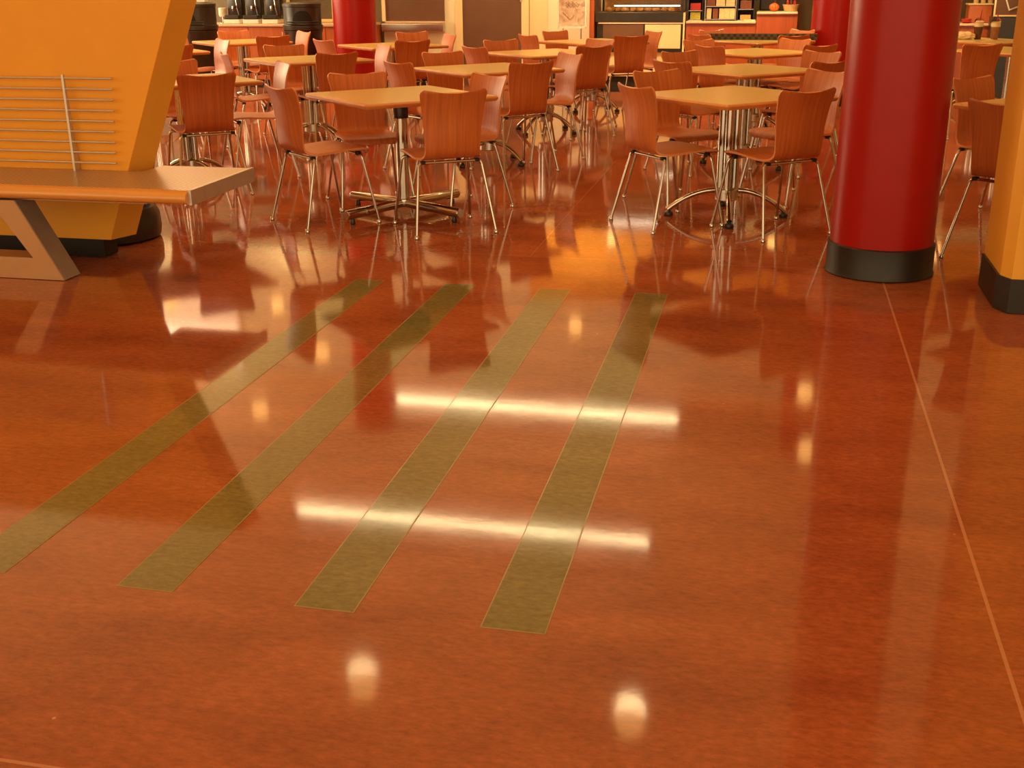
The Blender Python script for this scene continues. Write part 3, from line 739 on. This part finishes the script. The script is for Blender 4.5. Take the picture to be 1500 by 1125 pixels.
tag(obj('crumpled_napkin', nb, 'paper', None, False, W(1.93, 13.70, TH+.0005), -PH), 'crumpled pale paper napkin on the far table by the drinks', 'napkin')
tag(obj('napkin_scrap', bx(-.035, .035, -.02, .02, 0, .006, .002), 'paper', None, False, W(2.20, 13.60, TH+.0005), -PH), 'small flat paper scrap between the two whipped drinks', 'paper scrap')

# ------------------------------------------------------------------ lights
def pendant(v, u, z, label, r=.085, watts=60., g='ceiling pendants', spot=True):
    t = thing('pendant_light', label, 'pendant light', W(v, u, z), -PH, g)
    obj('glass_shade', lathe([(r*.2, 0), (r*.9, .004), (r, .02), (r, .16), (r*.9, .176)], 28), 'glow', t, True)
    obj('cap', lathe([(r*.92, .177), (r*.95, .19), (.02, .24)], 28), 'blackmatte', t, True)
    obj('cord', tube([(0, 0, .24), (0, 0, ZC-z-.002)], .004, 6), 'blackmatte', t)
    if spot:
        l = bpy.data.lights.new('pendant_lamp', 'SPOT'); l.energy = watts; l.color = (1, .73, .35); l.spot_size = math.radians(130); l.spot_blend = .8; l.shadow_soft_size = .10
        o = bpy.data.objects.new('pendant_lamp', l); C.objects.link(o); o.location = W(v, u, z-.01)
    return t
for v, u in ((-5.46, 11.24), (-5.55, 13.37), (-8.69, 15.2), (-7.05, 15.4), (-2.51, 15.2), (.57, 13.05), (.56, 11.28), (-2.52, 6.41), (-.66, 6.37)):
    pendant(v, u, 3.1, 'glowing glass pendant light hanging above the cafe floor', watts=(24 if u < 7 else 125))
for v, u in ((-.62, 14.6), (.08, 14.6), (2.05, 14.6), (-1.95, 14.6)):
    pendant(v, u, 1.71, 'small pendant light hung low above the serving counter', .05, 55, 'counter pendants')
for u in (14.0, 10.5):
    t = thing('linear_light', 'long tube light hung across the cafe, %s of the two' % ('farther' if u > 12 else 'nearer'), 'tube light', W(-2.86, u, 4.0), -PH, 'linear tube lights')
    obj('housing', bx(-1.97, 1.97, -.022, .022, .027, .10), 'blackmatte', t); obj('lamp_tube', tube([(-1.90, 0, .005), (1.90, 0, .005)], .020, 12), 'tube', t)
    for x in (-1.6, 1.6): obj('cord', tube([(x, 0, .10), (x, 0, .398)], .004, 6), 'steel', t)
def area(v, u, z, sx, sy, watts, col, rot):
    l = bpy.data.lights.new('area_lamp', 'AREA'); l.shape = 'RECTANGLE'; l.size = sx; l.size_y = sy; l.energy = watts; l.color = col
    o = bpy.data.objects.new('area_lamp', l); C.objects.link(o); o.location = W(v, u, z); o.rotation_euler = rot
    return o
# unseen fill lamps added below the ceiling for even bounce light
for v, u in ((-7, 4), (-2, 3), (3.5, 4), (-7, 9), (-2, 8.6), (3.5, 9), (-7, 13.2), (-2, 12.4), (3.5, 13)):
    area(v, u, 3.2, 4.5, 3.8, 42, (1, .74, .36), (PI, 0, -PH))
# unseen spots added to brighten the cream wall
for v in (-4.9, -3.6, -2.6, -1.4):
    l = bpy.data.lights.new('wall_fill_spot', 'SPOT'); l.energy = 130; l.color = (1, .76, .40); l.spot_size = math.radians(75); l.spot_blend = .7; l.shadow_soft_size = .03
    o = bpy.data.objects.new('wall_fill_spot', l); C.objects.link(o); o.location = W(v, 14.0, 3.7)
    dr = W(v, WU, .75)-o.location; o.rotation_euler = dr.to_track_quat('-Z', 'Y').to_euler()
# daylight from the left windows
for u, wt in ((10.55, 60), (12.6, 110), (14.65, 110)):
    area(-10.9, u, 1.95, 1.9, 1.9, wt, (1, .80, .50), (PI/2, 0, -PH-PI/2))

w = bpy.data.worlds.new('world'); sc.world = w; w.use_nodes = True
w.node_tree.nodes['Background'].inputs[0].default_value = (1, .74, .40, 1); w.node_tree.nodes['Background'].inputs[1].default_value = 1.85

# ------------------------------------------------------------------ camera
th, ro = math.radians(19.581), math.radians(-.4325)
f = Vector((0, math.cos(th), -math.sin(th))); r = Vector((1, 0, 0)); u = Vector((0, math.sin(th), math.cos(th)))
r2 = r*math.cos(ro)+u*math.sin(ro); u2 = u*math.cos(ro)-r*math.sin(ro)
cam = bpy.data.cameras.new('camera'); co = bpy.data.objects.new('camera', cam); C.objects.link(co)
cam.sensor_width = 36.; cam.sensor_fit = 'HORIZONTAL'; cam.lens = 1681.41*36/1500
co.matrix_world = Matrix(((r2.x, u2.x, -f.x, 0), (r2.y, u2.y, -f.y, 0), (r2.z, u2.z, -f.z, 1.4308), (0, 0, 0, 1)))
sc.camera = co
sc.view_settings.view_transform = 'Standard'; sc.view_settings.look = 'None'; sc.view_settings.exposure = .13; sc.view_settings.gamma = 1.
sc.cycles.use_denoising = True
